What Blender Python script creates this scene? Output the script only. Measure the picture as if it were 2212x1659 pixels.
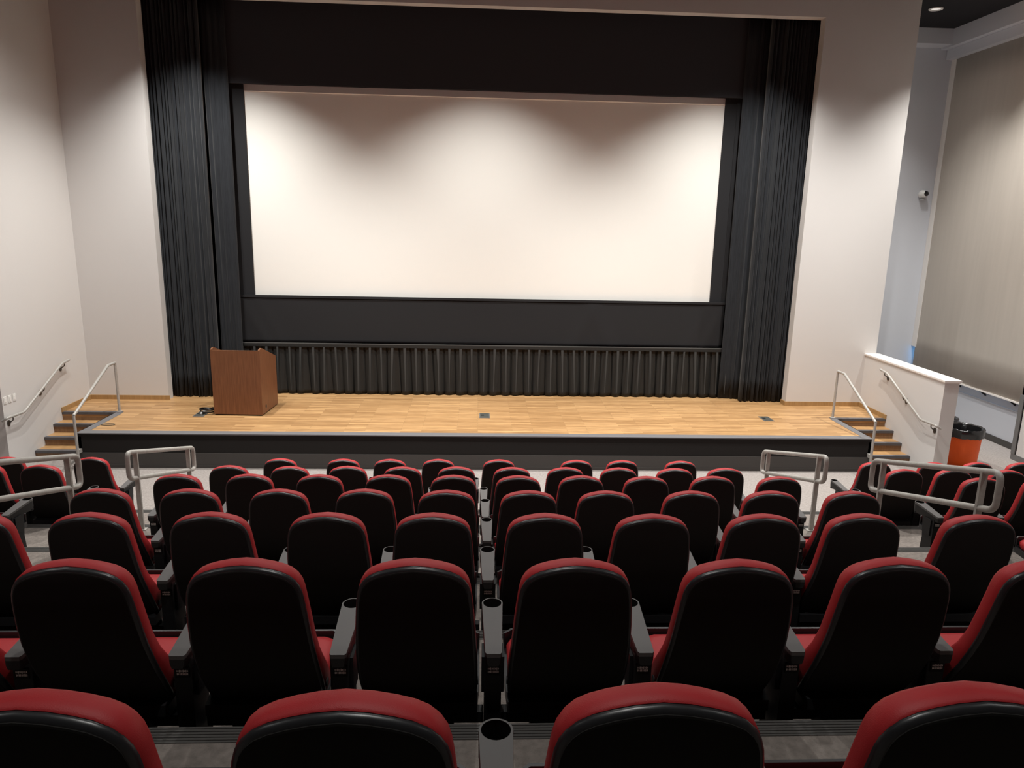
import bpy, math, random
from mathutils import Vector, Matrix

for o in list(bpy.data.objects):
    bpy.data.objects.remove(o)
scene = bpy.context.scene
C = scene.collection
random.seed(7)
PI = math.pi

# ------------------------------------------------------------------ camera
cam = bpy.data.cameras.new('camera')
cam.sensor_fit = 'HORIZONTAL'
cam.sensor_width = 36.0
cam.lens = 36.0 * 1566.9 / 2212.0
cam.clip_start = 0.05
cam.clip_end = 200
cam_o = bpy.data.objects.new('camera', cam)
C.objects.link(cam_o)
R_ = Vector((0.99885, -0.043252, 0.020701))
D_ = Vector((0.010788, -0.217944, -0.975902))
F_ = Vector((0.046721, 0.975002, -0.217227))
cam_o.matrix_world = Matrix(((R_.x, -D_.x, -F_.x, 0.0), (R_.y, -D_.y, -F_.y, 0.0),
                             (R_.z, -D_.z, -F_.z, 4.07), (0, 0, 0, 1)))
scene.camera = cam_o

# ------------------------------------------------------------------ world, lights, exposure
world = bpy.data.worlds.new('sky')
scene.world = world
world.use_nodes = True
wn = world.node_tree.nodes
wn['Background'].inputs[0].default_value = (0.10, 0.48, 1.0, 1)
wn['Background'].inputs[1].default_value = 2.2
vs = scene.view_settings
vs.view_transform = 'Standard'
vs.look = 'None'
vs.gamma = 1
vs.exposure = -0.07
vs.use_curve_mapping = False

CEIL = 8.2
LAMP_HALF = 51.5
LAMPS = [(-4.65, 12.66, 1350), (0.05, 12.55, 950), (4.65, 12.66, 1050), (8.85, 12.45, 1200)]
ALCOVE = (8.6, 14.62, 430)
PIT = [(-5.4, 10.3, 720), (-2.0, 10.0, 1250), (2.2, 10.0, 1250), (5.7, 10.5, 1300)]
HOUSE_FILL = [(-5.2, 1.5), (0.0, 1.5), (5.2, 1.5), (-5.2, 6.0), (0.0, 6.0), (5.2, 6.0)]  # unseen house lights, added as fill to brighten the near rows
HOUSE_FILL_POWER = 345

def spot(x, y, power, size=LAMP_HALF * 2, blend=0.72):
    l = bpy.data.lights.new('downlight_beam', 'SPOT')
    l.energy = power
    l.color = (1.0, 0.985, 0.945)
    l.spot_size = math.radians(size)
    l.spot_blend = blend
    l.shadow_soft_size = 0.07
    o = bpy.data.objects.new('downlight_beam', l)
    C.objects.link(o)
    o.location = (x, y, CEIL - 0.035)
    return o

beams = [spot(*a) for a in LAMPS]
alcove_beam = spot(*ALCOVE, 84, 0.9)
pit_beams = [spot(x, y, p, 134, 1.0) for x, y, p in PIT]
house_fill_beams = [spot(x, y, HOUSE_FILL_POWER, 108, 0.9) for x, y in HOUSE_FILL]

# ------------------------------------------------------------------ materials
def new_mat(name):
    m = bpy.data.materials.new(name)
    m.use_nodes = True
    nt = m.node_tree
    return m, nt, nt.nodes['Principled BSDF']

def mat(name, col, rough=0.6, metal=0.0, spec=0.5, noise=0.0, nscale=20.0, bump=0.0, bscale=200.0, stretch=None, sheen=0.0):
    m, nt, b = new_mat(name)
    b.inputs['Base Color'].default_value = (*col, 1)
    b.inputs['Roughness'].default_value = rough
    b.inputs['Metallic'].default_value = metal
    b.inputs['Specular IOR Level'].default_value = spec
    if sheen:
        b.inputs['Sheen Weight'].default_value = sheen
    co = nt.nodes.new('ShaderNodeTexCoord')
    src = co.outputs['Object']
    if stretch:
        mp = nt.nodes.new('ShaderNodeMapping')
        mp.inputs['Scale'].default_value = stretch
        nt.links.new(src, mp.inputs[0])
        src = mp.outputs[0]
    if noise:
        n = nt.nodes.new('ShaderNodeTexNoise')
        n.inputs['Scale'].default_value = nscale
        n.inputs['Detail'].default_value = 5
        nt.links.new(src, n.inputs['Vector'])
        r = nt.nodes.new('ShaderNodeValToRGB')
        r.color_ramp.elements[0].position = 0.3
        r.color_ramp.elements[1].position = 0.7
        r.color_ramp.elements[0].color = (*[c * (1 - noise) for c in col], 1)
        r.color_ramp.elements[1].color = (*[min(1, c * (1 + noise)) for c in col], 1)
        nt.links.new(n.outputs['Fac'], r.inputs[0])
        nt.links.new(r.outputs[0], b.inputs['Base Color'])
    if bump:
        n2 = nt.nodes.new('ShaderNodeTexNoise')
        n2.inputs['Scale'].default_value = bscale
        n2.inputs['Detail'].default_value = 3
        nt.links.new(src, n2.inputs['Vector'])
        bp = nt.nodes.new('ShaderNodeBump')
        bp.inputs['Strength'].default_value = bump
        bp.inputs['Distance'].default_value = 0.01
        nt.links.new(n2.outputs['Fac'], bp.inputs['Height'])
        nt.links.new(bp.outputs[0], b.inputs['Normal'])
    return m

def wood_planks(name, c1, c2, width=0.95, row=0.083, along='x'):
    m, nt, b = new_mat(name)
    co = nt.nodes.new('ShaderNodeTexCoord')
    br = nt.nodes.new('ShaderNodeTexBrick')
    br.offset = 0.37
    br.offset_frequency = 2
    br.inputs['Scale'].default_value = 1
    br.inputs['Color1'].default_value = (*c1, 1)
    br.inputs['Color2'].default_value = (*c2, 1)
    br.inputs['Mortar'].default_value = (*[c * 0.62 for c in c1], 1)
    br.inputs['Mortar Size'].default_value = 0.0035
    br.inputs['Brick Width'].default_value = width
    br.inputs['Row Height'].default_value = row
    nt.links.new(co.outputs['Object'], br.inputs['Vector'])
    mp = nt.nodes.new('ShaderNodeMapping')
    mp.inputs['Scale'].default_value = (2.2, 26, 26)
    nt.links.new(co.outputs['Object'], mp.inputs[0])
    n = nt.nodes.new('ShaderNodeTexNoise')
    n.inputs['Scale'].default_value = 1.6
    n.inputs['Detail'].default_value = 6
    nt.links.new(mp.outputs[0], n.inputs['Vector'])
    r = nt.nodes.new('ShaderNodeValToRGB')
    r.color_ramp.elements[0].position = 0.3
    r.color_ramp.elements[1].position = 0.72
    r.color_ramp.elements[0].color = (0.62, 0.57, 0.52, 1)
    r.color_ramp.elements[1].color = (1.1, 1.1, 1.1, 1)
    nt.links.new(n.outputs['Fac'], r.inputs[0])
    mx = nt.nodes.new('ShaderNodeMix')
    mx.data_type = 'RGBA'
    mx.blend_type = 'MULTIPLY'
    mx.inputs['Factor'].default_value = 0.8
    nt.links.new(br.outputs['Color'], mx.inputs['A'])
    nt.links.new(r.outputs[0], mx.inputs['B'])
    nt.links.new(mx.outputs['Result'], b.inputs['Base Color'])
    b.inputs['Roughness'].default_value = 0.42
    b.inputs['Specular IOR Level'].default_value = 0.35
    return m

def veneer(name, col, dark):
    m, nt, b = new_mat(name)
    co = nt.nodes.new('ShaderNodeTexCoord')
    mp = nt.nodes.new('ShaderNodeMapping')
    mp.inputs['Scale'].default_value = (38, 38, 2.0)
    nt.links.new(co.outputs['Object'], mp.inputs[0])
    n = nt.nodes.new('ShaderNodeTexNoise')
    n.inputs['Scale'].default_value = 1.3
    n.inputs['Detail'].default_value = 7
    nt.links.new(mp.outputs[0], n.inputs['Vector'])
    r = nt.nodes.new('ShaderNodeValToRGB')
    r.color_ramp.elements[0].position = 0.28
    r.color_ramp.elements[1].position = 0.7
    r.color_ramp.elements[0].color = (*dark, 1)
    r.color_ramp.elements[1].color = (*col, 1)
    nt.links.new(n.outputs['Fac'], r.inputs[0])
    nt.links.new(r.outputs[0], b.inputs['Base Color'])
    b.inputs['Roughness'].default_value = 0.45
    b.inputs['Specular IOR Level'].default_value = 0.35
    return m

def glass(name):
    m, nt, b = new_mat(name)
    for n in list(nt.nodes):
        nt.nodes.remove(n)
    out = nt.nodes.new('ShaderNodeOutputMaterial')
    mx = nt.nodes.new('ShaderNodeMixShader')
    mx.inputs[0].default_value = 0.08
    t = nt.nodes.new('ShaderNodeBsdfTransparent')
    g = nt.nodes.new('ShaderNodeBsdfGlossy')
    g.inputs['Roughness'].default_value = 0.02
    nt.links.new(t.outputs[0], mx.inputs[1])
    nt.links.new(g.outputs[0], mx.inputs[2])
    nt.links.new(mx.outputs[0], out.inputs[0])
    return m

M = {
    'wall': mat('wall_paint', (0.66, 0.635, 0.615), 0.85, spec=0.2, bump=0.06, bscale=160),
    'wall_daylight_tint': mat('alcove_paint_daylight_tint', (0.63, 0.65, 0.70), 0.85, spec=0.2, bump=0.06, bscale=160),  # bluish daylight of the alcove is mixed into this wall colour
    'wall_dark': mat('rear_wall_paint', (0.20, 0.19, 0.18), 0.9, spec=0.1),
    'cap': mat('cap_paint', (0.84, 0.80, 0.76), 0.6, spec=0.3),
    'ceiling': mat('ceiling_black', (0.024, 0.024, 0.027), 0.9, spec=0.2),
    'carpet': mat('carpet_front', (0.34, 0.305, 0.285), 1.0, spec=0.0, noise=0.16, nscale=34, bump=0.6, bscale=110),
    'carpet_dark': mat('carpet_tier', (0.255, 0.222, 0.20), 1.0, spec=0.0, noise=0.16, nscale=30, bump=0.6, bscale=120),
    'nosing': mat('rubber_nosing', (0.10, 0.095, 0.09), 0.6, spec=0.4),
    'border': mat('stage_rubber_border', (0.155, 0.15, 0.155), 0.6, spec=0.4),
    'nose_step': mat('step_nosing_rubber', (0.10, 0.095, 0.10), 0.55, spec=0.4),
    'fascia': mat('stage_fascia_black', (0.022, 0.020, 0.019), 0.85, spec=0.2),
    'vinyl_base': mat('grey_vinyl_base', (0.075, 0.07, 0.066), 0.6, spec=0.3),
    'planks': wood_planks('maple_planks', (0.60, 0.365, 0.17), (0.40, 0.225, 0.095)),
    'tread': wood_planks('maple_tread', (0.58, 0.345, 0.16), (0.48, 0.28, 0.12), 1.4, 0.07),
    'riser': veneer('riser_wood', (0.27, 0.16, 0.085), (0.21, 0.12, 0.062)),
    'base_wood': veneer('baseboard_wood', (0.43, 0.26, 0.11), (0.34, 0.20, 0.08)),
    'walnut': veneer('lectern_veneer', (0.25, 0.108, 0.052), (0.165, 0.070, 0.034)),
    'drape': mat('black_velour', (0.022, 0.024, 0.028), 0.9, spec=0.15, noise=0.25, nscale=6, stretch=(14, 14, 0.6), sheen=0.12),
    'skirt': mat('black_poly_skirt', (0.017, 0.018, 0.018), 0.6, spec=0.35),
    'pleat': mat('black_poly_pleat_sheen', (0.042, 0.044, 0.044), 0.55, spec=0.4),  # lighter copy of the skirt fabric, light on the folds painted in
    'border_cloth': mat('black_border_cloth', (0.045, 0.046, 0.052), 0.9, spec=0.15),
    'mask': mat('black_masking', (0.025, 0.025, 0.027), 0.85, spec=0.15),
    'black_box': mat('black_backing', (0.006, 0.006, 0.007), 0.95, spec=0.05),
    'screen': mat('projection_screen', (0.93, 0.91, 0.86), 0.9, spec=0.1),
    'rail': mat('brushed_rail_steel', (0.46, 0.44, 0.41), 0.45, metal=0.25, noise=0.08, nscale=30),
    'rail_dark': mat('aisle_rail_steel', (0.42, 0.40, 0.37), 0.5, metal=0.1, noise=0.1, nscale=30),
    'bronze': mat('bracket_bronze', (0.10, 0.09, 0.08), 0.45, metal=0.7),
    'red': mat('red_vinyl', (0.43, 0.026, 0.030), 0.5, spec=0.28, noise=0.10, nscale=5, bump=0.12, bscale=420),
    'shell': mat('chair_shell_gloss', (0.020, 0.020, 0.022), 0.34, spec=0.55),
    'panel': mat('chair_back_black', (0.020, 0.019, 0.018), 0.85, spec=0.12),
    'steel_black': mat('chair_frame_black', (0.010, 0.010, 0.011), 0.55, spec=0.3),
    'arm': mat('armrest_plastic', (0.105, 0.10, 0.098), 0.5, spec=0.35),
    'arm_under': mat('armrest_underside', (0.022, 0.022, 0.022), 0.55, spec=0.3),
    'cup': mat('cup_inner', (0.012, 0.012, 0.012), 0.7, spec=0.2),
    'print': mat('white_print', (0.85, 0.85, 0.82), 0.7),
    'white_plastic': mat('white_plastic', (0.80, 0.79, 0.76), 0.4, spec=0.4),
    'grey_plastic': mat('grey_plastic', (0.35, 0.35, 0.35), 0.5),
    'lens': mat('camera_lens', (0.004, 0.004, 0.005), 0.08, spec=0.8),
    'floor_box': mat('floor_box_metal', (0.16, 0.165, 0.15), 0.4, metal=0.6),
    'orange': mat('orange_bin', (0.92, 0.125, 0.014), 0.5, spec=0.35, noise=0.06, nscale=4),
    'liner': mat('bin_liner', (0.012, 0.012, 0.013), 0.22, spec=0.7),
    'dark_bin': mat('dark_bin', (0.02, 0.02, 0.022), 0.4, spec=0.5),
    'cable': mat('black_cable', (0.008, 0.008, 0.009), 0.45),
    'shade': mat('shade_fabric', (0.50, 0.455, 0.405), 0.9, spec=0.1, noise=0.03, nscale=3, stretch=(1, 3, 0.25)),
    'trimgrey': mat('grey_trim', (0.16, 0.155, 0.15), 0.6),
    'lamp_trim': mat('downlight_trim', (0.85, 0.83, 0.80), 0.5),
    'lamp_glow': mat('downlight_diffuser', (0.85, 0.83, 0.80), 0.5),
    'pane': glass('window_pane'),
    'frame': mat('window_frame', (0.65, 0.65, 0.66), 0.5),
}

_b = M['lamp_glow'].node_tree.nodes['Principled BSDF']
_b.inputs['Emission Color'].default_value = (1.0, 0.95, 0.88, 1)
_b.inputs['Emission Strength'].default_value = 0.55

# ------------------------------------------------------------------ mesh builder
class MB:
    def __init__(s):
        s.v = []
        s.f = []

    def add(s, v, f):
        n = len(s.v)
        s.v += [tuple(p) for p in v]
        s.f += [tuple(i + n for i in q) for q in f]
        return s

    def box(s, x0, x1, y0, y1, z0, z1, bev=0.0):
        if bev <= 0:
            v = [(x0, y0, z0), (x1, y0, z0), (x1, y1, z0), (x0, y1, z0), (x0, y0, z1), (x1, y0, z1), (x1, y1, z1), (x0, y1, z1)]
            return s.add(v, [(3, 2, 1, 0), (4, 5, 6, 7), (0, 1, 5, 4), (1, 2, 6, 5), (2, 3, 7, 6), (3, 0, 4, 7)])
        b = bev
        rings = []
        for z, i in ((z0, b), (z0 + b, 0), (z1 - b, 0), (z1, b)):
            xa, xb, ya, yb = x0 + i, x1 - i, y0 + i, y1 - i
            c = b * 0.6
            rings.append([(xa + c, ya, z), (xb - c, ya, z), (xb, ya + c, z), (xb, yb - c, z), (xb - c, yb, z), (xa + c, yb, z), (xa, yb - c, z), (xa, ya + c, z)])
        return s.loft(rings, True, True)

    def loft(s, rings, cap0=True, cap1=True, close=True):
        n = len(rings[0])
        v = [p for r in rings for p in r]
        f = []
        for k in range(len(rings) - 1):
            for i in range(n if close else n - 1):
                j = (i + 1) % n
                f.append((k * n + i, k * n + j, (k + 1) * n + j, (k + 1) * n + i))
        if cap0:
            f.append(tuple(range(n - 1, -1, -1)))
        if cap1:
            m = (len(rings) - 1) * n
            f.append(tuple(m + i for i in range(n)))
        return s.add(v, f)

    def lathe(s, prof, c=(0, 0, 0), seg=24, cap0=True, cap1=True):
        rings = [[(c[0] + r * math.cos(2 * PI * i / seg), c[1] + r * math.sin(2 * PI * i / seg), c[2] + z) for i in range(seg)] for r, z in prof]
        return s.loft(rings, cap0, cap1)

    def tube(s, pts, r, seg=10, caps=True):
        pts = [Vector(p) for p in pts]
        rings = []
        up = None
        for i, p in enumerate(pts):
            if i == 0:
                t = pts[1] - p
            elif i == len(pts) - 1:
                t = p - pts[i - 1]
            else:
                t = (pts[i + 1] - p).normalized() + (p - pts[i - 1]).normalized()
            t.normalize()
            if up is None:
                up = t.orthogonal().normalized()
            else:
                up = (up - t * up.dot(t)).normalized()
            w = t.cross(up)
            k = 1.0
            if 0 < i < len(pts) - 1:
                a = (pts[i + 1] - p).normalized().dot((p - pts[i - 1]).normalized())
                k = 1 / max(0.6, math.sqrt((1 + a) / 2))
            rings.append([tuple(p + (up * math.cos(2 * PI * j / seg) + w * math.sin(2 * PI * j / seg)) * r * k) for j in range(seg)])
        return s.loft(rings, caps, caps)

    def build(s, name, m, parent=None, smooth=None):
        me = bpy.data.meshes.new(name)
        me.from_pydata(s.v, [], s.f)
        me.validate()
        me.materials.append(M[m] if isinstance(m, str) else m)
        if smooth:
            for p in me.polygons:
                p.use_smooth = True
            me.set_sharp_from_angle(angle=math.radians(smooth))
        me.update()
        o = bpy.data.objects.new(name, me)
        C.objects.link(o)
        if parent:
            o.parent = parent
        return o

def box(name, m, x0, x1, y0, y1, z0, z1, parent=None, bev=0.0):
    return MB().box(x0, x1, y0, y1, z0, z1, bev).build(name, m, parent, 40 if bev else None)

def tag(o, label, cat, group=None):
    o['label'] = label
    o['category'] = cat
    if group:
        o['group'] = group
    return o

def struct(o):
    o['kind'] = 'structure'
    return o

def thing(name, label, cat, loc=(0, 0, 0), rotz=0.0, group=None):
    o = bpy.data.objects.new(name, None)
    o.empty_display_size = 0.1
    C.objects.link(o)
    o.location = loc
    o.rotation_euler = (0, 0, rotz)
    return tag(o, label, cat, group)

def copy_tree(o, parent=None):
    c = o.copy()
    C.objects.link(c)
    if parent:
        c.parent = parent
    for ch in list(o.children):
        copy_tree(ch, c)
    return c

def fillet(pts, rad, n=6):
    out = [Vector(pts[0])]
    for i in range(1, len(pts) - 1):
        p = Vector(pts[i])
        a = Vector(pts[i - 1]) - p
        b = Vector(pts[i + 1]) - p
        r = min(rad, a.length * 0.48, b.length * 0.48)
        a = p + a.normalized() * r
        b = p + b.normalized() * r
        for k in range(n + 1):
            t = k / n
            out.append(a * (1 - t) ** 2 + p * 2 * t * (1 - t) + b * t * t)
    out.append(Vector(pts[-1]))
    return out

# ------------------------------------------------------------------ the room
XL, XR = -7.45, 7.71           # left wall face, half wall face
YP = 13.92                     # proscenium wall face
YS = 11.63                     # stage front
ZS = 0.586                     # stage height
YB = 12.93                     # back edge of the stair notches
SL, SR = -6.50, 6.75           # stage ends along the front

EDGE = [8.95, 7.61, 6.29, 5.0, 3.72, 2.50, 1.25]       # front edges of the tiers
TIER = [0.357, 0.738, 1.092, 1.452, 1.794, 2.127, 2.48]     # tier heights
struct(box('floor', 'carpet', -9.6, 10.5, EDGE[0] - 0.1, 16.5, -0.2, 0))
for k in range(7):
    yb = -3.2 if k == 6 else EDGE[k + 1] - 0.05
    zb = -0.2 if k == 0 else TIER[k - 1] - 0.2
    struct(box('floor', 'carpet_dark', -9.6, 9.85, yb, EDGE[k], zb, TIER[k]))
    mb = MB()
    for (xa, xb) in ((-9.6, 9.85),):
        mb.box(xa, xb, EDGE[k] - 0.075, EDGE[k] + 0.008, TIER[k], TIER[k] + 0.004)
        mb.box(xa, xb, EDGE[k], EDGE[k] + 0.012, TIER[k] - 0.04, TIER[k] + 0.004)
        for g in range(5):
            y = EDGE[k] - 0.066 + g * 0.016
            mb.box(xa, xb, y, y + 0.007, TIER[k] + 0.004, TIER[k] + 0.008)
    o = mb.build('trim_%d' % (k + 1), 'nosing')
    struct(o)
# half steps in the two aisles
for k in range(7):
    lo = 0.0 if k == 0 else TIER[k - 1]
    for xa, xb in ((-4.25, -2.98), (3.12, 4.40)):
        struct(box('floor', 'carpet' if k == 0 else 'carpet_dark', xa, xb, EDGE[k] + 0.012, EDGE[k] + 0.33, lo, (lo + TIER[k]) / 2))

struct(box('ceiling', 'ceiling', -9.7, 10.5, -3.3, 16.5, CEIL, CEIL + 0.2))
struct(box('wall_back', 'wall_dark', -9.7, 10.5, -3.4, -3.2, -0.2, CEIL))
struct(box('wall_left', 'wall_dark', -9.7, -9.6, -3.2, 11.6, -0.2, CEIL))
o = MB().box(XL - 0.15, XL, 11.37, YP + 0.2, 0, CEIL).box(-9.6, XL - 0.15, 11.37, 11.52, 0, CEIL).build('wall_left', 'wall')
struct(o)
mb = MB()
mb.box(XL, -5.975, YP, YP + 0.2, ZS, CEIL)
mb.box(6.185, XR, YP, YP + 0.2, ZS, CEIL)
mb.box(XR, 7.92, YP, YP + 0.2, 0, CEIL)
mb.box(-5.975, 6.185, YP, YP + 0.2, 7.79, CEIL)
mb.box(7.72, 7.92, YP + 0.2, 16.3, 0, CEIL)
struct(mb.build('wall_front', 'wall'))
mb = MB()
mb.box(9.85, 10.05, -3.2, 12.37, -0.2, CEIL)
mb.box(9.85, 10.5, 12.27, 12.37, -0.2, CEIL)
struct(mb.build('wall_right', 'wall'))
# alcove: right wall with a tall window behind the shade, back wall, soffits
XA, YA = 10.28, 16.3
mb = MB()
mb.box(XA, XA + 0.2, 12.37, YA, 0, 1.12)
mb.box(XA, XA + 0.2, 12.37, YA, 7.7, CEIL)
mb.box(XA, XA + 0.2, 12.37, 12.75, 1.12, 7.7)
mb.box(XA - 0.02, XA, 12.37, YA, 0.735, 0.75)
struct(mb.build('wall_alcove', 'wall_daylight_tint'))
struct(box('wall_alcove_back', 'wall_daylight_tint', 7.9, XA + 0.2, YA, YA + 0.2, 0, CEIL))
mb = MB()
mb.box(9.82, XA, 12.37, YA, 7.86, CEIL)
mb.box(7.92, 9.82, 15.93, YA, 7.90, CEIL)
struct(mb.build('wall_soffit', 'wall_daylight_tint'))
w = struct(thing('window_1', 'tall window behind the roller shade in the right alcove', 'window', (XA + 0.08, 14.5, 1.12)))
mb = MB()
for y0 in (-1.75, -0.6, 0.6, 1.74):
    mb.box(-0.03, 0.03, y0, y0 + 0.05, 0, 6.58)
mb.box(-0.03, 0.03, -1.75, 1.79, 0, 0.06).box(-0.03, 0.03, -1.75, 1.79, 6.52, 6.58)
mb.build('window_frame', 'frame', w)
for a, b in ((-1.70, -0.6), (-0.55, 0.6), (0.65, 1.74)):
    box('pane', 'pane', -0.006, 0.006, a, b, 0.06, 6.52, w)
del w['label'], w['category']
# baseboards
struct(box('baseboard_alcove', 'vinyl_base', XA - 0.02, XA, 12.37, YA, 0, 0.12))
struct(box('baseboard_right', 'trimgrey', 9.838, 9.85, 4, 12.382, 0, 0.11))
struct(box('trim_8', 'trimgrey', 9.832, 9.85, 12.29, 12.385, 0.11, 1.22))
bw = 0.022
struct(MB().box(XL, -5.975 + bw, YP - bw, YP, ZS, ZS + 0.085).box(XL, XL + bw, YB - 0.02, YP - bw, ZS, ZS + 0.085)
       .build('baseboard_left', 'base_wood'))
struct(MB().box(6.185 - bw, XR, YP - bw, YP, ZS, ZS + 0.085).box(6.185 - bw, 6.185, YP, YP + 0.2, ZS, ZS + 0.085)
       .box(XR - bw, XR, YB - 0.02, YP - bw, ZS, ZS + 0.085).build('baseboard_stage_right', 'base_wood'))
# half wall beside the right stairs
struct(box('wall_half', 'wall', XR, 7.96, 11.38, YP, 0, 1.625))
struct(MB().box(XR - 0.012, 7.972, 11.368, YP, 1.625, 1.645).box(XR - 0.025, 7.985, 11.355, YP, 1.645, 1.672).build('trim_9', 'cap'))
# black stage house behind the opening
mb = MB()
mb.box(-6.9, -6.8, YP + 0.2, 15.3, ZS, CEIL)
mb.box(7.0, 7.1, YP + 0.2, 15.3, ZS, CEIL)
mb.box(-6.9, 7.1, 15.2, 15.3, ZS, CEIL)
struct(mb.build('wall_stage_rear', 'black_box'))

# ------------------------------------------------------------------ stage
st = thing('stage', 'low maple plank stage with grey rubber edging and black front', 'stage')
mb = MB()
mb.box(SL, SR, YS + 0.01, YB, ZS - 0.08, ZS)
mb.box(XL, XR, YB, YP, ZS - 0.08, ZS)
mb.box(-6.8, 7.0, YP, 15.2, ZS - 0.08, ZS)
mb.build('deck', 'planks', st)
mb = MB()
e = 0.004
mb.box(SL, SR, YS - 0.02, YS + 0.15, ZS, ZS + e).box(SL, SR, YS - 0.02, YS + 0.01, ZS - 0.014, ZS)
mb.box(SL - 0.012, SL + 0.13, YS + 0.15, YB - 0.012, ZS, ZS + e).box(SL - 0.012, SL, YS + 0.012, YB - 0.012, ZS - 0.05, ZS + e)
mb.box(SR - 0.13, SR + 0.012, YS + 0.15, YB - 0.012, ZS, ZS + e).box(SR, SR + 0.012, YS + 0.012, YB - 0.012, ZS - 0.05, ZS + e)
mb.build('rubber_border', 'border', st)
for xa, xb in ((XL, SL + 0.10), (SR - 0.10, XR)):
    MB().box(xa, xb, YB - 0.012, YB + 0.075, ZS, ZS + 0.0055).box(xa, xb, YB - 0.012, YB, ZS - 0.04, ZS).build('step_nosing', 'nose_step', st)
MB().box(SL, SR, YS, YS + 0.05, 0, ZS - 0.05).box(SL, SL + 0.05, YS, YB, 0, ZS - 0.05).box(SR - 0.05, SR, YS, YB, 0, ZS - 0.05).box(SL, SR, YS - 0.004, YS, ZS - 0.06, ZS - 0.014).build('fascia', 'fascia', st)
MB().box(SL - 0.01, SR + 0.01, YS - 0.012, YS, 0.055, 0.255).box(SL, SR, YS - 0.018, YS, 0, 0.055).build('base_strip', 'vinyl_base', st)

def stairs(x0, x1, label):
    t = thing('stage_stairs', label, 'stairs', ((x0 + x1) / 2, 12.0, 0), 0)
    h = (x1 - x0) / 2
    rise = ZS / 4
    ys = [12.03 - 12.0, 12.33 - 12.0, 12.63 - 12.0, YB - 12.0]
    for i in range(4):
        z1 = rise * (i + 1)
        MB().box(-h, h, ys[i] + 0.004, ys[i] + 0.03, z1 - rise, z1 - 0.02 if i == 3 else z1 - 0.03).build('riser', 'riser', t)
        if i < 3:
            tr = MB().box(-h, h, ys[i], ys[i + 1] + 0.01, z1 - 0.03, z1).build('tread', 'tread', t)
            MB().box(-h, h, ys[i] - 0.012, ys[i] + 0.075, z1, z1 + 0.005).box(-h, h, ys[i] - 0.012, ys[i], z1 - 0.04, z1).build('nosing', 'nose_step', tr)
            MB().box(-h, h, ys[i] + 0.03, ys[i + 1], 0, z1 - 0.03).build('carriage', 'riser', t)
    return t
stairs(XL, SL, 'wooden stage steps along the left white wall')
stairs(SR, XR, 'wooden stage steps beside the white half wall on the right')

# lectern
LX = 0.87
lt = thing('lectern', 'brown wood veneer lectern standing on the left of the stage', 'lectern', (-4.72, 12.80, ZS), math.radians(-2.6))
d = 0.86
pf = [(0.0, 0.025), (0.0, 1.195), (0.085, 1.22), (0.13, 1.215), (d, 0.95), (d, 0.025)]
for x0, x1 in ((0, 0.028), (LX - 0.028, LX)):
    rings = [[(x, y, z) for y, z in pf] for x in (x0, x1)]
    MB().loft(rings).build('side_panel', 'walnut', lt)
MB().box(0.028, LX - 0.028, 0.0, 0.022, 0.025, 1.185).build('front_panel', 'walnut', lt)
MB().loft([[(x, 0.022, 1.10), (x, d - 0.02, 0.86), (x, d - 0.02, 0.885), (x, 0.022, 1.125)] for x in (0.028, LX - 0.028)]).build('desk_top', 'walnut', lt)
MB().box(0.028, LX - 0.028, 0.35, 0.37, 0.03, 0.99).build('shelf_back', 'walnut', lt)
MB().box(0.03, LX - 0.03, 0.02, d - 0.03, 0.0, 0.028).build('plinth', 'cable', lt)
g = MB()
g.loft([[(LX + 0.003 * k, 0.20 + r * math.cos(a * PI / 8), 0.135 + r * math.sin(a * PI / 8)) for a in range(16)] for k, r in ((0, 0.034), (1, 0.034), (1, 0.024), (0.2, 0.022))])
g.build('grommet', 'bronze', lt, 40)

# cable coil, floor boxes, pull ring
cb = thing('floor_cable', 'coil of black cable on a floor plate beside the lectern', 'cable', (-4.90, 12.88, ZS))
pts = []
for i in range(70):
    a = i * 0.27
    pts.append((0.02 + 0.12 * math.cos(a) + 0.01 * math.sin(a * 2.3), 0.03 + 0.10 * math.sin(a), 0.03 + 0.045 * (0.5 + 0.5 * math.sin(a * 0.7 + 1)) + 0.0006 * i))
pts += [(0.16, 0.16, 0.06), (0.21, 0.22, 0.10), (0.3, 0.3, 0.12)]
MB().tube(pts, 0.011, 6).build('coil', 'cable', cb, 60)
MB().tube([(-0.06, -0.1, 0.02), (-0.03, -0.02, 0.05), (0.03, 0.02, 0.06)], 0.02, 8).build('plug', 'grey_plastic', cb, 60)

def floor_box(x, y, label):
    t = thing('floor_box', label, 'outlet box', (x, y, ZS), 0, None)
    MB().box(-0.095, 0.095, -0.165, 0.165, 0, 0.006).build('frame', 'trimgrey', t)
    MB().box(-0.082, 0.082, -0.15, 0.15, 0.006, 0.010).build('lid', 'floor_box', t)
    MB().box(-0.07, -0.01, -0.02, 0.04, 0.010, 0.012).build('cable_slot', 'cup', t)
    return t
floor_box(0.125, 12.915, 'grey metal floor outlet box at the middle of the stage')
floor_box(5.385, 12.87, 'grey metal floor outlet box at the right of the stage')
floor_box(-4.97, 12.86, 'floor outlet box under the cable coil left of the lectern')
rg = thing('floor_ring', 'small flush ring in the stage floor near the left steps', 'ring', (-6.25, 12.12, ZS))
MB().tube([(0.11 * math.cos(2 * PI * i / 24), 0.05 * math.sin(2 * PI * i / 24), 0.006) for i in range(25)], 0.006, 6).build('ring', 'floor_box', rg, 60)

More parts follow.
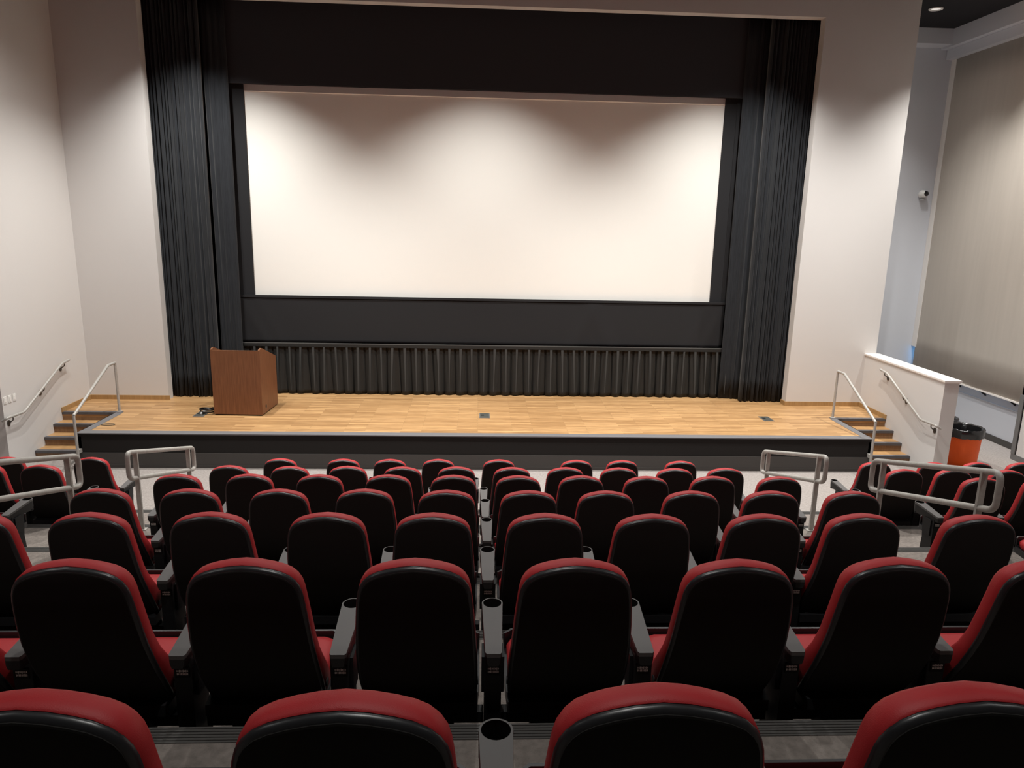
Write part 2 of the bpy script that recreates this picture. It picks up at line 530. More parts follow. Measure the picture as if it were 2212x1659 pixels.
# ------------------------------------------------------------------ drapes, screen
def drape(name, label, x0, x1, y, z0, z1, folds, amp, seed, mt='drape', hem=0.02, parent=None, smooth=60):
    rnd = random.Random(seed)
    cols = int(folds * 8)
    rows = 16
    ph = []
    a = 0.0
    w = [rnd.uniform(0.55, 1.5) for _ in range(int(folds) + 1)]
    tot = sum(w)
    cum = [0]
    for q in w:
        cum.append(cum[-1] + q / tot)
    amps = [amp * rnd.uniform(0.45, 1.15) for _ in w]
    v = []
    for r in range(rows + 1):
        t = r / rows
        for c in range(cols + 1):
            u = c / cols
            k = 0
            while k < len(w) - 1 and u > cum[k + 1]:
                k += 1
            s = (u - cum[k]) / (cum[k + 1] - cum[k])
            prof = max(0.0, math.sin(PI * min(1.0, max(0.0, s)))) ** 0.8
            sway = 0.015 * math.sin(3.1 * t + k * 1.7) * (1 - t)
            yy = y - amps[k] * prof * (0.75 + 0.35 * (1 - t)) + 0.02 * math.sin(5 * u + 3 * t)
            xx = x0 + (x1 - x0) * u + sway
            zz = z0 + (z1 - z0) * t
            if r == 0:
                zz += hem * math.sin(k * 2.1 + s * 3) * 0.5 + hem * 0.5
            v.append((xx, yy, zz))
    f = []
    n = cols + 1
    for r in range(rows):
        for c in range(cols):
            f.append((r * n + c, r * n + c + 1, (r + 1) * n + c + 1, (r + 1) * n + c))
    mb = MB()
    mb.add(v, f)
    o = mb.build(name, mt, parent, smooth)
    md = o.modifiers.new('thickness', 'SOLIDIFY')
    md.thickness = 0.008
    if label:
        tag(o, label, 'curtain')
    return o

drape('stage_drape', 'pleated black velour drape at the left side of the stage opening', -6.06, -5.06, 14.26, ZS + 0.004, 7.95, 13, 0.13, 3)
drape('stage_drape', 'narrow smooth black leg drape between left pleated drape and screen', -5.10, -4.66, 14.45, ZS + 0.004, 7.95, 3, 0.045, 5)
drape('stage_drape', 'pleated black velour drape at the right side of the stage opening', 5.34, 6.24, 14.29, ZS + 0.004, 7.95, 12, 0.13, 11)
drape('stage_drape', 'narrow smooth black leg drape between screen and right pleated drape', 4.98, 5.42, 14.47, ZS + 0.004, 7.95, 3, 0.045, 8)
tag(MB().box(-6.8, 7.0, 14.56, 14.60, 6.49, CEIL - 0.02).build('border_curtain', 'border_cloth'), 'flat black border cloth hanging above the white screen', 'curtain')

sc = thing('projection_screen', 'large white projection screen in black masking above the stage', 'screen', (0.13, 14.70, 2.55))
MB().box(-4.62, 4.62, 0, 0.02, 0, 3.83).build('screen_surface', 'screen', sc)
MB().loft([[(x, -0.02, 3.83), (x, 0.03, 3.80), (x, 0.03, 3.95), (x, 0.01, 3.95)] for x in (-4.62, 4.62)]).build('top_hem', 'screen', sc)
for xa, xb in ((-5.2, -4.79), (-4.79, -4.58), (4.585, 4.82), (4.82, 5.2)):
    MB().box(xa, xb, -0.045 if abs(xa) > 4.78 else -0.03, -0.015, -0.02, 3.98).build('side_masking', 'mask', sc)
# lower masking cloth with a few tension wrinkles
mk = thing('lower_masking', 'flat black masking cloth below the white screen', 'cloth', (0.09, 14.62, 1.62))
v = []
nx, nz = 120, 14
def wr(x, z):
    s = 0.0
    for cx, sl, a, wd in ((-4.6, -0.55, 0.02, 0.10), (-4.3, -0.5, 0.014, 0.12), (-0.9, 0.2, 0.006, 0.3), (2.1, 0.6, 0.012, 0.14), (2.35, -0.55, 0.012, 0.14), (4.75, 0.45, 0.02, 0.10), (4.45, 0.5, 0.012, 0.12)):
        d_ = (x - cx) - sl * (z - 0.5)
        s += a * math.exp(-(d_ / wd) ** 2) * (1 - z * 0.6)
    return s
for r in range(nz + 1):
    for c in range(nx + 1):
        x = -4.93 + 9.86 * c / nx
        z = 0.93 * r / nz
        v.append((x, -wr(x, z), z))
f = [(r * (nx + 1) + c, r * (nx + 1) + c + 1, (r + 1) * (nx + 1) + c + 1, (r + 1) * (nx + 1) + c) for r in range(nz) for c in range(nx)]
o = MB().add(v, f).build('cloth', 'mask', mk, 60)
o.modifiers.new('thickness', 'SOLIDIFY').thickness = 0.006
MB().box(-4.93, 4.93, -0.02, 0.02, 0.90, 0.945).build('top_batten', 'mask', mk)
# pleated skirt
sk = thing('stage_skirt', 'long pleated black skirt hanging below the screen', 'skirt', (0.19, 14.56, ZS))
H = 1.035
rnd = random.Random(21)
npl = 44
x0, x1 = -5.03, 5.03
pw = (x1 - x0) / npl
rows = 12
xs = []
for k in range(npl):
    b = x0 + k * pw + rnd.uniform(-0.012, 0.012)
    xs.append((b, rnd.uniform(0.8, 1.2), rnd.uniform(-0.035, 0.035)))
v = []
prof = [(0.0, 0.0), (0.09, 0.9), (0.11, 1.0), (0.20, 1.0), (0.22, 0.05), (0.25, -0.1), (0.40, -0.25), (0.6, -0.3), (0.8, -0.2), (0.93, -0.05)]
np_ = len(prof)
for r in range(rows + 1):
    t = r / rows
    for b, am, dr in xs:
        for u, dd in prof:
            nar = 0.25 + 0.75 * t
            uu = u if u > 0.22 else 0.22 - (0.22 - u) * nar
            xx = b + uu * pw + dr * (1 - t)
            fl = (1 - t) ** 1.3
            yy = 0.035 * dd * am * (0.4 + 0.6 * t) if dd > 0 else 0.05 * dd * am * (0.2 + 1.3 * fl)
            yy -= 0.05 * fl * am * max(0, math.sin(PI * max(0, (u - 0.2) / 0.8)))
            zz = 0.006 + (H - 0.006) * t
            if r == 0:
                zz += 0.018 * (1 - math.sin(PI * min(1, max(0, (u - 0.15) / 0.85))))
            v.append((xx, yy, zz))
n = len(xs) * np_
f = [(r * n + c, r * n + c + 1, (r + 1) * n + c + 1, (r + 1) * n + c) for r in range(rows) for c in range(n - 1)]
o = MB().add(v, f).build('pleats', 'skirt', sk, 50)
o.modifiers.new('thickness', 'SOLIDIFY').thickness = 0.004
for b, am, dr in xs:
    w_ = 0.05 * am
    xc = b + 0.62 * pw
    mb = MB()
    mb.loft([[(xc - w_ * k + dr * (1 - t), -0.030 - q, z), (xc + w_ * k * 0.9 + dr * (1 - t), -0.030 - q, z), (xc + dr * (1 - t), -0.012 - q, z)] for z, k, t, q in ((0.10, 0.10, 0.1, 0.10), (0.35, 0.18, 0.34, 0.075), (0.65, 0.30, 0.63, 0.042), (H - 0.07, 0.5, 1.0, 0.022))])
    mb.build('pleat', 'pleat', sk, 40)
MB().box(x0 - 0.03, x1 - 0.05, -0.045, 0.03, H - 0.065, H - 0.008).build('heading_band', 'skirt', sk)
MB().box(x0 - 0.03, x1 - 0.03, -0.04, 0.03, H - 0.008, H + 0.004).build('top_rail', 'vinyl_base', sk)

# ------------------------------------------------------------------ handrails
def stair_rail(x, label):
    t = thing('stair_handrail', label, 'handrail', (x, 12.2, 0))
    pts = [(0, 12.99 - 12.2, ZS), (0, 12.99 - 12.2, 1.485), (0, 12.74 - 12.2, 1.485), (0, 11.53 - 12.2, 0.905), (0, 11.53 - 12.2, 0.0)]
    MB().tube([pts[1], pts[2], pts[3]], 0.0235, 12).build('top_rail', 'rail', t, 50)
    MB().tube([pts[0], pts[1]], 0.0225, 12).build('post', 'rail', t, 50)
    MB().tube([pts[3], pts[4]], 0.0225, 12).build('post', 'rail', t, 50)
    MB().lathe([(0.05, 0), (0.05, 0.006), (0.03, 0.01)], (0, 12.99 - 12.2, ZS + 0.006), 16).build('base_flange', 'rail', t, 40)
    MB().box(-0.03, 0.03, YS - 12.2 - 0.10, YS - 12.2 - 0.018, 0.27, 0.33).build('wall_bracket', 'rail', t)
    return t
stair_rail(-6.47, 'steel stair handrail with two posts at the left stage steps')
stair_rail(6.71, 'steel stair handrail with two posts at the right stage steps')

def wall_rail(xw, sgn, label):
    t = thing('wall_handrail', label, 'handrail', (xw, 12.2, 0))
    x = sgn * 0.085
    pts = [(x * 0.95, 13.19 - 12.2, 1.49), (x, 12.95 - 12.2, 1.47), (x, 11.74 - 12.2, 0.90), (x, 11.31 - 12.2, 0.915), (0.004 * sgn, 11.31 - 12.2, 0.86)]
    MB().tube(fillet(pts, 0.06, 4), 0.021, 12).build('rail', 'rail', t, 50)
    for y, z in ((13.02, 1.475), (12.35, 1.19), (11.45, 0.905)):
        y -= 12.2
        b = MB()
        b.tube(fillet([(x, y, z - 0.01), (x, y, z - 0.06), (0.01 * sgn, y, z - 0.11)], 0.03, 3), 0.009, 8)
        b.loft([[(sgn * dx, y + 0.034 * math.cos(a * PI / 8), z - 0.11 + 0.05 * math.sin(a * PI / 8)) for a in range(16)] for dx in (0.0, 0.016)])
        b.build('bracket', 'bronze', t, 45)
    return t
wall_rail(XL, 1, 'steel wall handrail with brackets on the left white wall')
wall_rail(XR, -1, 'steel wall handrail with brackets on the white half wall')

def aisle_rail(x, ya, za, yb, zb, label):
    """ya/za near post foot, yb/zb far post foot"""
    t = thing('aisle_handrail', label, 'handrail', (x, 0, 0))
    h = 0.88
    sl = (zb - za) / (yb - ya)
    def top(y):
        return za + h + sl * (y - ya)
    y0, y1 = ya - 0.17, yb + 0.17
    lo = 0.29
    loop = [(0, (y0 + y1) / 2, top((y0 + y1) / 2)), (0, y1, top(y1)), (0, y1, top(y1) - lo), (0, y0, top(y0) - lo), (0, y0, top(y0)), (0, (y0 + y1) / 2, top((y0 + y1) / 2))]
    MB().tube(fillet(loop, 0.075, 7), 0.0245, 12).build('rail_loop', 'rail_dark', t, 60)
    for y, z in ((ya, za), (yb, zb)):
        MB().box(-0.024, 0.024, y - 0.012, y + 0.012, z, top(y) - 0.004).build('post', 'rail_dark', t)
        MB().box(-0.05, 0.05, y - 0.035, y + 0.035, z, z + 0.009).build('base_plate', 'rail_dark', t)
    return t
XRL, XRR = -3.62, 3.78
aisle_rail(XRL, EDGE[1] - 0.11, TIER[1], EDGE[0] - 0.11, TIER[0], 'short steel loop handrail in the left aisle nearer the stage')
aisle_rail(XRR, EDGE[1] - 0.11, TIER[1], EDGE[0] - 0.11, TIER[0], 'short steel loop handrail in the right aisle nearer the stage')
aisle_rail(XRL, EDGE[3] - 0.02, TIER[3], EDGE[2] - 0.02, TIER[2], 'large steel loop handrail in the left aisle, cut by the frame')
aisle_rail(XRR, EDGE[3] - 0.02, TIER[3], EDGE[2] - 0.02, TIER[2], 'large steel loop handrail in the right aisle among the seats')

# ------------------------------------------------------------------ wall and ceiling things
for i, (y, z, nm) in enumerate(((11.44, 1.168, 'nearest the wall end'), (11.555, 1.165, 'in the middle of three'), (11.67, 1.162, 'nearest the handrail'))):
    t = thing('light_switch', 'white wall switch %s on the left wall' % nm, 'switch', (XL, y, z), 0, 'switches on the left wall')
    MB().box(0, 0.008, -0.037, 0.037, -0.06, 0.06, 0.003).build('plate', 'white_plastic', t)
    MB().box(0.008, 0.013, -0.017, 0.017, -0.033, 0.033).build('rocker', 'lamp_trim', t)

t = thing('security_camera', 'small white dome camera with black lens on alcove back wall', 'camera', (9.84, YA, 4.87))
MB().loft([[(r * math.cos(a * PI / 12), -y, r * math.sin(a * PI / 12)) for a in range(24)] for y, r in ((0, 0.085), (0.02, 0.09), (0.06, 0.088), (0.11, 0.075), (0.14, 0.05))]).build('housing', 'white_plastic', t, 50)
lens = MB()
for i in range(9):
    pass
lens.loft([[(0.02 + r * math.cos(a * PI / 10), -0.10 - y, 0.012 + r * math.sin(a * PI / 10)) for a in range(20)] for y, r in ((0, 0.066), (0.03, 0.060), (0.052, 0.042), (0.062, 0.018))])
lens.build('lens', 'lens', t, 60)
MB().lathe([(0.055, -0.12), (0.055, -0.085)], (0.0, -0.055, 0), 20).build('mount', 'grey_plastic', t, 45)

def downlight(x, y, label, lit=None):
    t = thing('ceiling_downlight', label, 'ceiling light', (x, y, CEIL), 0, 'ceiling downlights')
    MB().lathe([(0.085, -0.002), (0.125, -0.002), (0.13, -0.012), (0.12, -0.022), (0.085, -0.016)], (0, 0, 0), 28, False, False).build('trim_ring', 'lamp_trim', t, 45)
    MB().lathe([(0.001, -0.006), (0.09, -0.006), (0.09, -0.002), (0.001, -0.002)], (0, 0, 0), 28).build('diffuser', 'lamp_glow', t, 45)
    if lit:
        lit.parent = t
        lit.location = (0, 0, -0.035)
    return t
downlight(8.6, 14.62, 'round white recessed downlight in the black ceiling of the right alcove', alcove_beam)
nm = ('leftmost', 'second from left', 'third from left', 'rightmost')
for (x, y, p), b, q in zip(LAMPS, beams, nm):
    downlight(x, y, 'lit recessed ceiling downlight above the stage front, %s' % q, b)

for (x, y, p), b, q in zip(PIT, pit_beams, nm):
    downlight(x, y, 'lit recessed ceiling downlight above the first row, %s' % q, b)
for (x, y), b in zip(HOUSE_FILL, house_fill_beams):
    downlight(x, y, 'added unseen house fill light in the ceiling over the %s seats, %s' % (
        'left' if x < -1 else 'right' if x > 1 else 'centre', 'upper rows' if y < 4 else 'lower rows'), b)

# roller shade
sh = thing('roller_shade', 'tall beige grey roller shade covering the alcove window', 'shade', (10.10, 14.2, 0.98))
v = []
n1, n2 = 60, 10
for r in range(n2 + 1):
    for c in range(n1 + 1):
        y = -1.80 + 3.77 * c / n1
        t_ = r / n2
        v.append((0.005 * math.sin(y * 4.3) * (1 - 0.5 * t_) + 0.0012 * math.sin(y * 13 + 1), y, 6.75 * t_))
f = [(r * (n1 + 1) + c, r * (n1 + 1) + c + 1, (r + 1) * (n1 + 1) + c + 1, (r + 1) * (n1 + 1) + c) for r in range(n2) for c in range(n1)]
o = MB().add(v, f).build('fabric', 'shade', sh, 60)
o.modifiers.new('thickness', 'SOLIDIFY').thickness = 0.003
MB().box(-0.012, 0.012, -1.80, 1.92, -0.03, 0.004).build('hem_bar', 'cap', sh)
MB().box(-0.15, 0.06, -1.82, 2.08, 6.68, 6.875).build('cassette', 'wall_daylight_tint', sh)
MB().box(-0.01, 0.176, 1.93, 2.096, 0.48, 6.68).build('side_channel', 'cap', sh)
for y in (-1.17, -0.33, 0.45, 1.2):
    MB().loft([[(0.02, y + s, 0.0 - 0.035), (0.17, y + s, -0.035), (0.17, y + s, -0.14)] for s in (-0.015, 0.015)]).build('bracket', 'cable', sh)

# bins
def bin_(label, loc, r0, r1, h, mt, liner):
    t = thing('trash_can', label, 'trash can', loc)
    MB().lathe([(r0, 0), (r0 + 0.01, 0.01), (r1 - 0.01, h - 0.06), (r1 + 0.012, h - 0.055), (r1 + 0.015, h), (r1 - 0.012, h), (r0 - 0.01, 0.03)], (0, 0, 0), 36, True, True).build('can', mt, t, 45)
    MB().box(r1 - 0.01, r1 + 0.055, -0.05, 0.05, h - 0.16, h - 0.125, 0.008).box(-r1 - 0.055, -r1 + 0.01, -0.05, 0.05, h - 0.16, h - 0.125, 0.008).build('handle', mt, t, 40)
    if liner:
        rings = []
        rr = random.Random(5)
        wob = [rr.uniform(-1, 1) for _ in range(48)]
        for r, z, w_ in ((r1 + 0.020, h - 0.135, 1.0), (r1 + 0.024, h - 0.06, 0.6), (r1 + 0.026, h + 0.004, 0.7), (r1 + 0.012, h + 0.018, 1.0), (r1 - 0.02, h + 0.006, 0.6), (r1 - 0.035, h - 0.12, 0.8), (r0 - 0.02, h - 0.4, 0.5)):
            rings.append([((r + 0.006 * w_ * wob[i]) * math.cos(2 * PI * i / 48), (r + 0.006 * w_ * wob[i]) * math.sin(2 * PI * i / 48), z + 0.010 * w_ * wob[(i * 7) % 48]) for i in range(48)])
        MB().loft(rings, False, True).build('liner', 'liner', t, 60)
    return t
bin_('orange plastic trash can with black liner behind the half wall', (8.60, 11.98, 0), 0.245, 0.292, 0.70, 'orange', True)
b2 = bin_('dark trash can with black liner behind the orange one', (8.62, 12.68, 0), 0.22, 0.262, 0.70, 'dark_bin', True)

# ------------------------------------------------------------------ theater chairs
HB = 1.06
SC = [(0.20, 0.29), (0.28, 0.268), (0.33, 0.245), (0.40, 0.212), (0.46, 0.172), (0.53, 0.132), (0.60, 0.098), (0.70, 0.060), (0.80, 0.034), (0.90, 0.014), (1.0, 0.002), (1.06, 0.0)]
def lean(z):
    if z <= SC[0][0]:
        return SC[0][1]
    for (a, p), (b, q) in zip(SC, SC[1:]):
        if z <= b:
            return p + (q - p) * (z - a) / (b - a)
    return 0.0
half = [(0.0, 0.20), (0.12, 0.20), (0.185, 0.208), (0.214, 0.232), (0.228, 0.28), (0.236, 0.36), (0.240, 0.46), (0.239, 0.55), (0.236, 0.63), (0.232, 0.71), (0.227, 0.79), (0.221, 0.86), (0.216, 0.91), (0.211, 0.945),
        (0.203, 0.975), (0.189, 1.000), (0.168, 1.020), (0.138, 1.035), (0.100, 1.046), (0.055, 1.055), (0.0, 1.06)]
outline = half + [(-x, z) for x, z in reversed(half[1:-1])]
NO = len(outline)
def inset(dist):
    out = []
    for i, (x, z) in enumerate(outline):
        xa, za = outline[i - 1]
        xb, zb = outline[(i + 1) % NO]
        tx, tz = xb - xa, zb - za
        l = math.hypot(tx, tz)
        nx_, nz_ = -tz / l, tx / l
        out.append((x + nx_ * dist, z + nz_ * dist))
    return out
def ring(y, ins, thick=None, drop=0):
    r = []
    for x, z in inset(ins):
        if drop:
            q = min(1.0, max(0.0, (z - 0.90) / 0.10))
            z -= 0.008 * q * q * (3 - 2 * q)
        yy = y
        if thick is not None:
            q = min(1.0, max(0.0, (0.66 - z) / 0.26))
            yy = y * (1 + 1.0 * q)
        r.append((x, lean(z) + yy, z))
    return r
def fan(mb, rng, y, thick=True):
    """close a ring with an inner strip of quads paired left/right"""
    n = len(rng)
    base = len(mb.v)
    mb.v += [tuple(p) for p in rng]
    h = len(half) - 1
    for i in range(h):
        a, b = i, i + 1
        c, d_ = (n - i - 1) % n, (n - i) % n
        if i == 0:
            mb.f.append((base + a, base + b, base + (n - 1)))
        elif i == h - 1:
            mb.f.append((base + a, base + b, base + c + 0, base + d_) if False else (base + a, base + h, base + d_))
        else:
            mb.f.append((base + a, base + b, base + c, base + d_))

def make_chair():
    t = thing('theater_chair', 'x', 'chair')
    # red cushion
    mb = MB()
    rings = [ring(0.0, 0.010, 1), ring(0.004, 0.005, 1), ring(0.030, 0.003, 1), ring(0.055, 0.005, 1), ring(0.069, 0.013, 1), ring(0.075, 0.030, 1), ring(0.066, 0.07, 1)]
    # rings must run so that faces point outwards
    mb.loft([list(reversed(r)) for r in rings], False, False)
    fan(mb, rings[-1], 0)
    mb.build('back_cushion', 'red', t, 50)
    # shell with bevelled glossy rim
    mb = MB()
    rings = [ring(0.004, 0.004, None, 1), ring(-0.002, 0.003, None, 1), ring(-0.007, 0.004, None, 1), ring(-0.013, 0.009, None, 1), ring(-0.016, 0.014, None, 1), ring(-0.0165, 0.016, None, 1)]
    mb.loft(rings, False, False)
    fan(mb, list(rings[-1]), 0)
    mb.build('back_shell', 'shell', t, 55)
    mb = MB()
    rings = [ring(-0.015, 0.0155, None, 1), ring(-0.0185, 0.0165, None, 1), ring(-0.0195, 0.021, None, 1)]
    mb.loft(rings, False, False)
    fan(mb, rings[-1], 0)
    mb.build('back_panel', 'panel', t, 40)
    # seat
    mb = MB()
    rr = []
    for z, i, dz in ((0.375, 0.02, 0), (0.40, 0.004, 0), (0.43, 0.0, 0), (0.452, 0.012, 0), (0.462, 0.04, 0)):
        x0, y0, y1 = 0.232 - i, 0.20 + i, 0.522 - i
        c = 0.05
        pts = [(-x0 + c, y0), (x0 - c, y0), (x0, y0 + c), (x0, y1 - c), (x0 - 0.015, y1 - 0.015), (x0 - c, y1), (-x0 + c, y1), (-x0 + 0.015, y1 - 0.015), (-x0, y1 - c), (-x0, y0 + c)]
        rr.append([(x, y, z + 0.05 * (y - 0.5)) for x, y in pts])
    mb.loft(rr)
    mb.build('seat_cushion', 'red', t, 50)
    mb = MB()
    mb.loft([[(-0.235, 0.16, z0), (0.235, 0.16, z0), (0.245, 0.30, z0 + 0.01), (0.245, 0.507, z0 + 0.025), (0.21, 0.542, z0 + 0.028), (-0.21, 0.542, z0 + 0.028), (-0.245, 0.507, z0 + 0.025), (-0.245, 0.30, z0 + 0.01)] for z0 in (0.315, 0.365)])
    mb.loft([[(-0.21, 0.545, z), (-0.245, 0.510, z), (-0.238, 0.503, z), (-0.205, 0.533, z), (0.205, 0.533, z), (0.238, 0.503, z), (0.245, 0.510, z), (0.21, 0.545, z)] for z in (0.36, 0.468)])
    mb.build('seat_pan', 'shell', t, 40)
    # rocking base
    mb = MB()
    mb.box(-0.14, 0.14, 0.18, 0.46, 0.20, 0.33)
    mb.box(-0.262, 0.262, 0.235, 0.285, 0.215, 0.265)
    mb.box(-0.10, 0.10, 0.20, 0.40, 0.0, 0.02)
    mb.box(-0.05, 0.05, 0.22, 0.34, 0.0, 0.22)
    mb.build('rocker_base', 'steel_black', t)
    for s in (-1, 1):
        MB().tube([(s * 0.205, lean(0.42) + 0.03, 0.42), (s * 0.240, lean(0.42) + 0.03, 0.42)], 0.017, 10).build('pivot_knob', 'steel_black', t, 40)
    return t

def make_arm():
    t = thing('seat_armrest', 'x', 'armrest')
    # upright column and foot
    mb = MB()
    mb.loft([[(-0.034, 0.15, z), (0.034, 0.15, z), (0.034, y1, z), (-0.034, y1, z)] for z, y1 in ((0.0, 0.36), (0.10, 0.32), (0.35, 0.30), (0.585, 0.34))])
    mb.box(-0.045, 0.045, 0.10, 0.44, 0.0, 0.018)
    mb.build('upright', 'steel_black', t)
    cx, cy, cr, ct = 0.0, 0.455, 0.0465, 0.645
    seg = 20
    def arc(z, k=1.0):
        pts = []
        for i in range(seg + 1):
            a = PI * (i / seg) * 1.16 - 0.08 * PI
            pts.append((cx + cr * k * math.cos(a), cy + cr * k * math.sin(a), z))
        return pts
    # body: tapered arm from rear to the cup, open at the cup
    mb = MB()
    def sect(z, k):
        w0 = 0.033 * k
        return [(-w0 + 0.006, 0.105, z), (w0 - 0.006, 0.105, z), (w0, 0.115, z)] + [p for p in arc(z, k)] + [(-w0, 0.115, z)]
    def slope(pts, dz0, dz1):
        return [(x, y, z + dz0 + (dz1 - dz0) * max(0, min(1, (y - 0.02) / 0.40))) for x, y, z in pts]
    low = slope(sect(0.0, 0.80), 0.575, 0.535)
    mid = slope(sect(0.0, 0.97), 0.590, 0.565)
    hi = slope(sect(0.0, 1.0), 0.612, ct - 0.004)
    n = len(hi)
    mb.loft([low, mid, slope(sect(0.0, 0.985), 0.600, ct - 0.020)], True, False)
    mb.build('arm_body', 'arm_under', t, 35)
    mb = MB()
    mb.loft([slope(sect(0.0, 0.99), 0.600, ct - 0.020), hi], False, False)
    # top surface with round hole
    hole = [(cx + (cr - 0.007) * math.cos(2 * PI * i / 24), cy + (cr - 0.007) * math.sin(2 * PI * i / 24), ct - 0.004) for i in range(24)]
    base = len(mb.v)
    tops = slope(sect(0.0, 0.985), 0.616, ct)
    mb.v += tops
    hb = base - n
    for i in range(n):
        j = (i + 1) % n
        mb.f.append((hb + i, hb + j, base + j, base + i))
    hbase = len(mb.v)
    mb.v += [(x, y, ct + 0.0005) for x, y, z in hole]
    # rear deck: quad strip from rear edge to hole rear half, ring elsewhere
    # arc points run from angle -0.08pi (right, slightly rear) over the front to 1.08pi (left)
    A0 = base + 3
    na = seg + 1
    def near(ang):
        return hbase + int(round((ang % (2 * PI)) / (2 * PI) * 24)) % 24
    for i in range(seg):
        a0 = PI * (i / seg) * 1.16 - 0.08 * PI
        a1 = PI * ((i + 1) / seg) * 1.16 - 0.08 * PI
        p, q = near(a0), near(a1)
        if p == q:
            mb.f.append((A0 + i, A0 + i + 1, p))
        else:
            mb.f.append((A0 + i, A0 + i + 1, q, p))
    rear = [near(1.08 * PI + k * (0.84 * PI) / 10) for k in range(11)]
    seen = []
    for q in rear:
        if q not in seen:
            seen.append(q)
    L = A0 + na - 1
    Rr = A0
    poly = [L] + [base + n - 1, base + 0, base + 1, base + 2, Rr] + list(reversed(seen))
    mb.f.append(tuple(poly))
    mb.build('arm', 'arm', t, 35)
    # cup holder
    mb = MB()
    mb.lathe([(cr - 0.006, ct - 0.001), (cr - 0.008, ct - 0.095), (0.002, ct - 0.097)], (cx, cy, 0), 24, False, False)
    mb.f = [tuple(reversed(q)) for q in mb.f]
    mb.lathe([(cr - 0.004, ct - 0.115), (cr - 0.004, ct - 0.098), (0.002, ct - 0.098)], (cx, cy, 0), 24, True, False)
    mb.build('cup_holder', 'cup', t, 45)
    # small two-line white print on a black plate
    MB().box(-0.027, 0.027, 0.145, 0.15, 0.50, 0.545).build('number_plate', 'cup', t)
    mb = MB()
    rnd = random.Random(4)
    for row, (zc, cells) in enumerate(((0.530, 9), (0.517, 8))):
        x = -0.021
        while x < 0.021:
            w_ = rnd.uniform(0.0022, 0.0038)
            hgt = rnd.uniform(0.007, 0.011)
            mb.box(x, x + w_, 0.1442, 0.145, zc - hgt / 2, zc + hgt / 2)
            x += w_ + rnd.uniform(0.0014, 0.0026)
    mb.build('plate_print', 'print', t)
    for s in (-1, 1):
        MB().box(s * 0.040 - 0.006, s * 0.040 + 0.006, 0.18, 0.28, 0.40, 0.56).build('side_cover', 'steel_black', t)
    return t

CY = {'G': 9.0, 'F': 7.68, 'E': 6.345, 'D': 5.044, 'C': 3.743, 'B': 2.491, 'A': 1.25}
TOP = {'G': 1.06, 'F': 1.417, 'E': 1.798, 'D': 2.152, 'C': 2.512, 'B': 2.854, 'A': 3.188}
FLOOR = {'G': 0.0, 'F': TIER[0], 'E': TIER[1], 'D': TIER[2], 'C': TIER[3], 'B': TIER[4], 'A': TIER[5]}
ROWS = {
    'G': [('centre', [-2.524, -1.722, -1.124, -0.503, 0.283, 1.295, 1.90, 2.673]), ('left', [-5.923, -4.885]), ('right', [5.30, 6.106, 6.713, 7.324])],
    'F': [('centre', [-2.712, -2.051, -1.426, -0.825, -0.23, 0.388, 0.988, 1.586, 2.22, 2.802]), ('left', [-5.31, -4.705]), ('right', [4.877, 5.459, 6.086])],
    'E': [('centre', [-2.699, -2.064, -1.434, -0.812, -0.217, 0.38, 0.966, 1.573, 2.203, 2.837]), ('left', [-4.62]), ('right', [4.809, 5.42])],
    'D': [('centre', [-2.695, -2.069, -1.435, -0.818, -0.221, 0.381, 0.954, 1.596, 2.203, 2.825])],
    'C': [('centre', [-2.68, -2.071, -1.439, -0.813, -0.238, 0.376, 0.973, 1.601, 2.177, 2.84])],
    'B': [('centre', [-2.07, -1.455, -0.843, -0.226, 0.371, 0.984, 1.60, 2.21])],
    'A': [('centre', [-0.842, -0.25, 0.363, 1.0])],
}
ROWNAME = {'G': 'first row at the stage', 'F': 'second row from the stage', 'E': 'third row from the stage', 'D': 'fourth row from the stage',
           'C': 'third row from the camera', 'B': 'second row from the camera', 'A': 'nearest row at the bottom edge'}
ORD = ['first', 'second', 'third', 'fourth', 'fifth', 'sixth', 'seventh', 'eighth', 'ninth', 'tenth', 'eleventh']
chair0 = make_chair()
arm0 = make_arm()
used = {'chair': False, 'arm': False}

def place(kind, x, y, z, label, group, tilt=0.0):
    src = chair0 if kind == 'chair' else arm0
    o = src if not used[kind] else copy_tree(src)
    used[kind] = True
    o.location = (x, y, z)
    o.rotation_euler = (tilt, 0, 0)
    o['label'] = label
    o['group'] = group
    return o

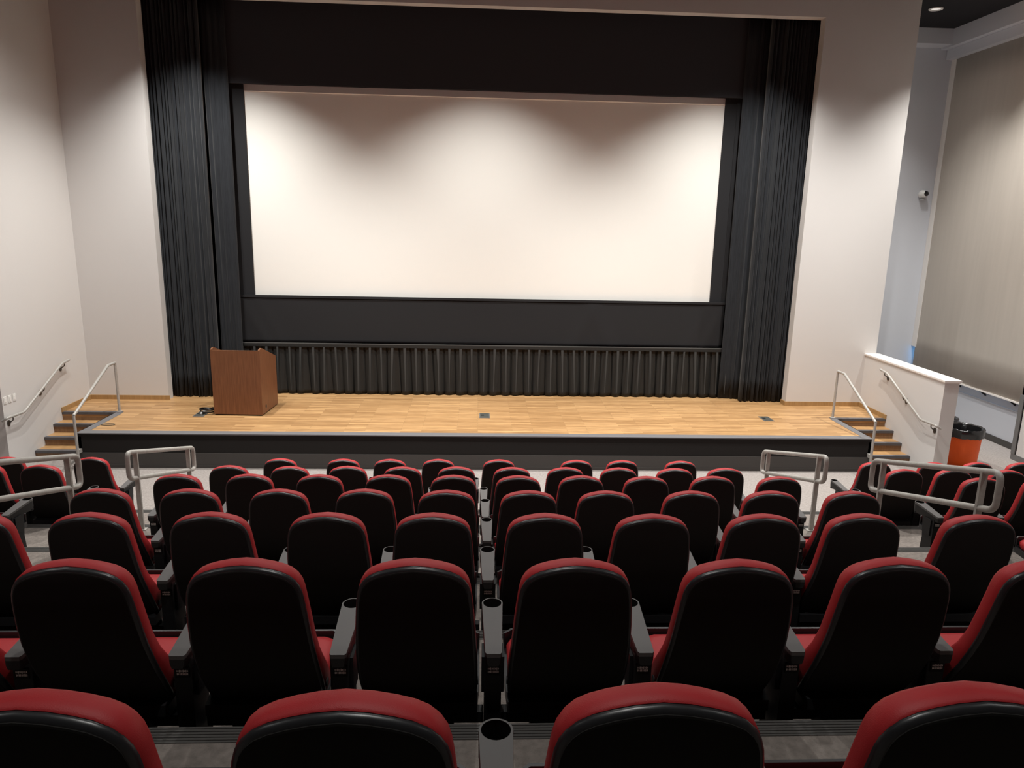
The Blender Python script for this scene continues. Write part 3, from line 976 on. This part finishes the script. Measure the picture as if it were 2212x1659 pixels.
rnd = random.Random(12)
for row in 'GFEDCBA':
    y = CY[row] - 0.048
    for block, xs in ROWS[row]:
        bl = {'centre': 'centre block', 'left': 'left side block', 'right': 'right side block'}[block]
        if row in 'BA':
            bl = ''
        n = len(xs)
        for i, x in enumerate(xs):
            pos = 'only seat' if n == 1 else '%s from left' % ORD[i]
            lab = 'red and black chair, %s%s, %s' % (ROWNAME[row], ', ' + bl if bl else '', pos)
            place('chair', x, y, FLOOR[row], lab, 'red theater chairs, %s' % ROWNAME[row], math.radians(rnd.uniform(-0.6, 0.6)))
        ax = []
        for i, x in enumerate(xs):
            if i == 0 or x - xs[i - 1] > 0.70:
                ax.append(x - 0.305)
            if i == n - 1 or xs[i + 1] - x > 0.70:
                ax.append(x + 0.305)
            else:
                ax.append((x + xs[i + 1]) / 2)
        if row == 'A':
            ax = ax[1:-1]
        for i, x in enumerate(ax):
            lab = 'grey cup holder armrest, %s%s, %s from left' % (ROWNAME[row], ', ' + bl if bl else '', ORD[i] if i < 11 else '%dth' % (i + 1))
            place('arm', x, y, FLOOR[row], lab, 'cup holder armrests, %s' % ROWNAME[row])

# seats that continue the rows just outside the photograph's frame
EXTRA = {
    'A': [-2.67, -2.06, -1.45, 1.61, 2.22, 2.83],
    'B': [-2.68, 2.82],
    'C': [-6.49, -5.88, -5.27, -4.66, 4.80, 5.41, 6.02, 6.63],
    'D': [-6.49, -5.88, -5.27, -4.66, 4.80, 5.41, 6.02, 6.63],
    'E': [-6.45, -5.84, -5.23, 6.03, 6.64],
    'F': [-6.53, -5.92, 6.70],
    'G': [-6.53],
}
for row, xs in EXTRA.items():
    y = CY[row] - 0.048
    rn = {'A': 'nearest row', 'B': 'second row from camera', 'C': 'third row from camera'}.get(row) or ROWNAME[row].replace(' at the stage', '').replace('the stage', 'stage')
    for side, sx in (('left', [x for x in reversed(xs) if x < 0]), ('right', [x for x in xs if x > 0])):
        for i, x in enumerate(sx):
            where = 'beyond the %s frame edge, %s, %s outwards' % (side, rn, ORD[i])
            place('chair', x, y, FLOOR[row], 'red and black chair ' + where, 'red theater chairs beyond the frame')
            place('arm', x + (-0.305 if x < 0 else 0.305), y, FLOOR[row], 'cup holder armrest ' + where, 'cup holder armrests beyond the frame')
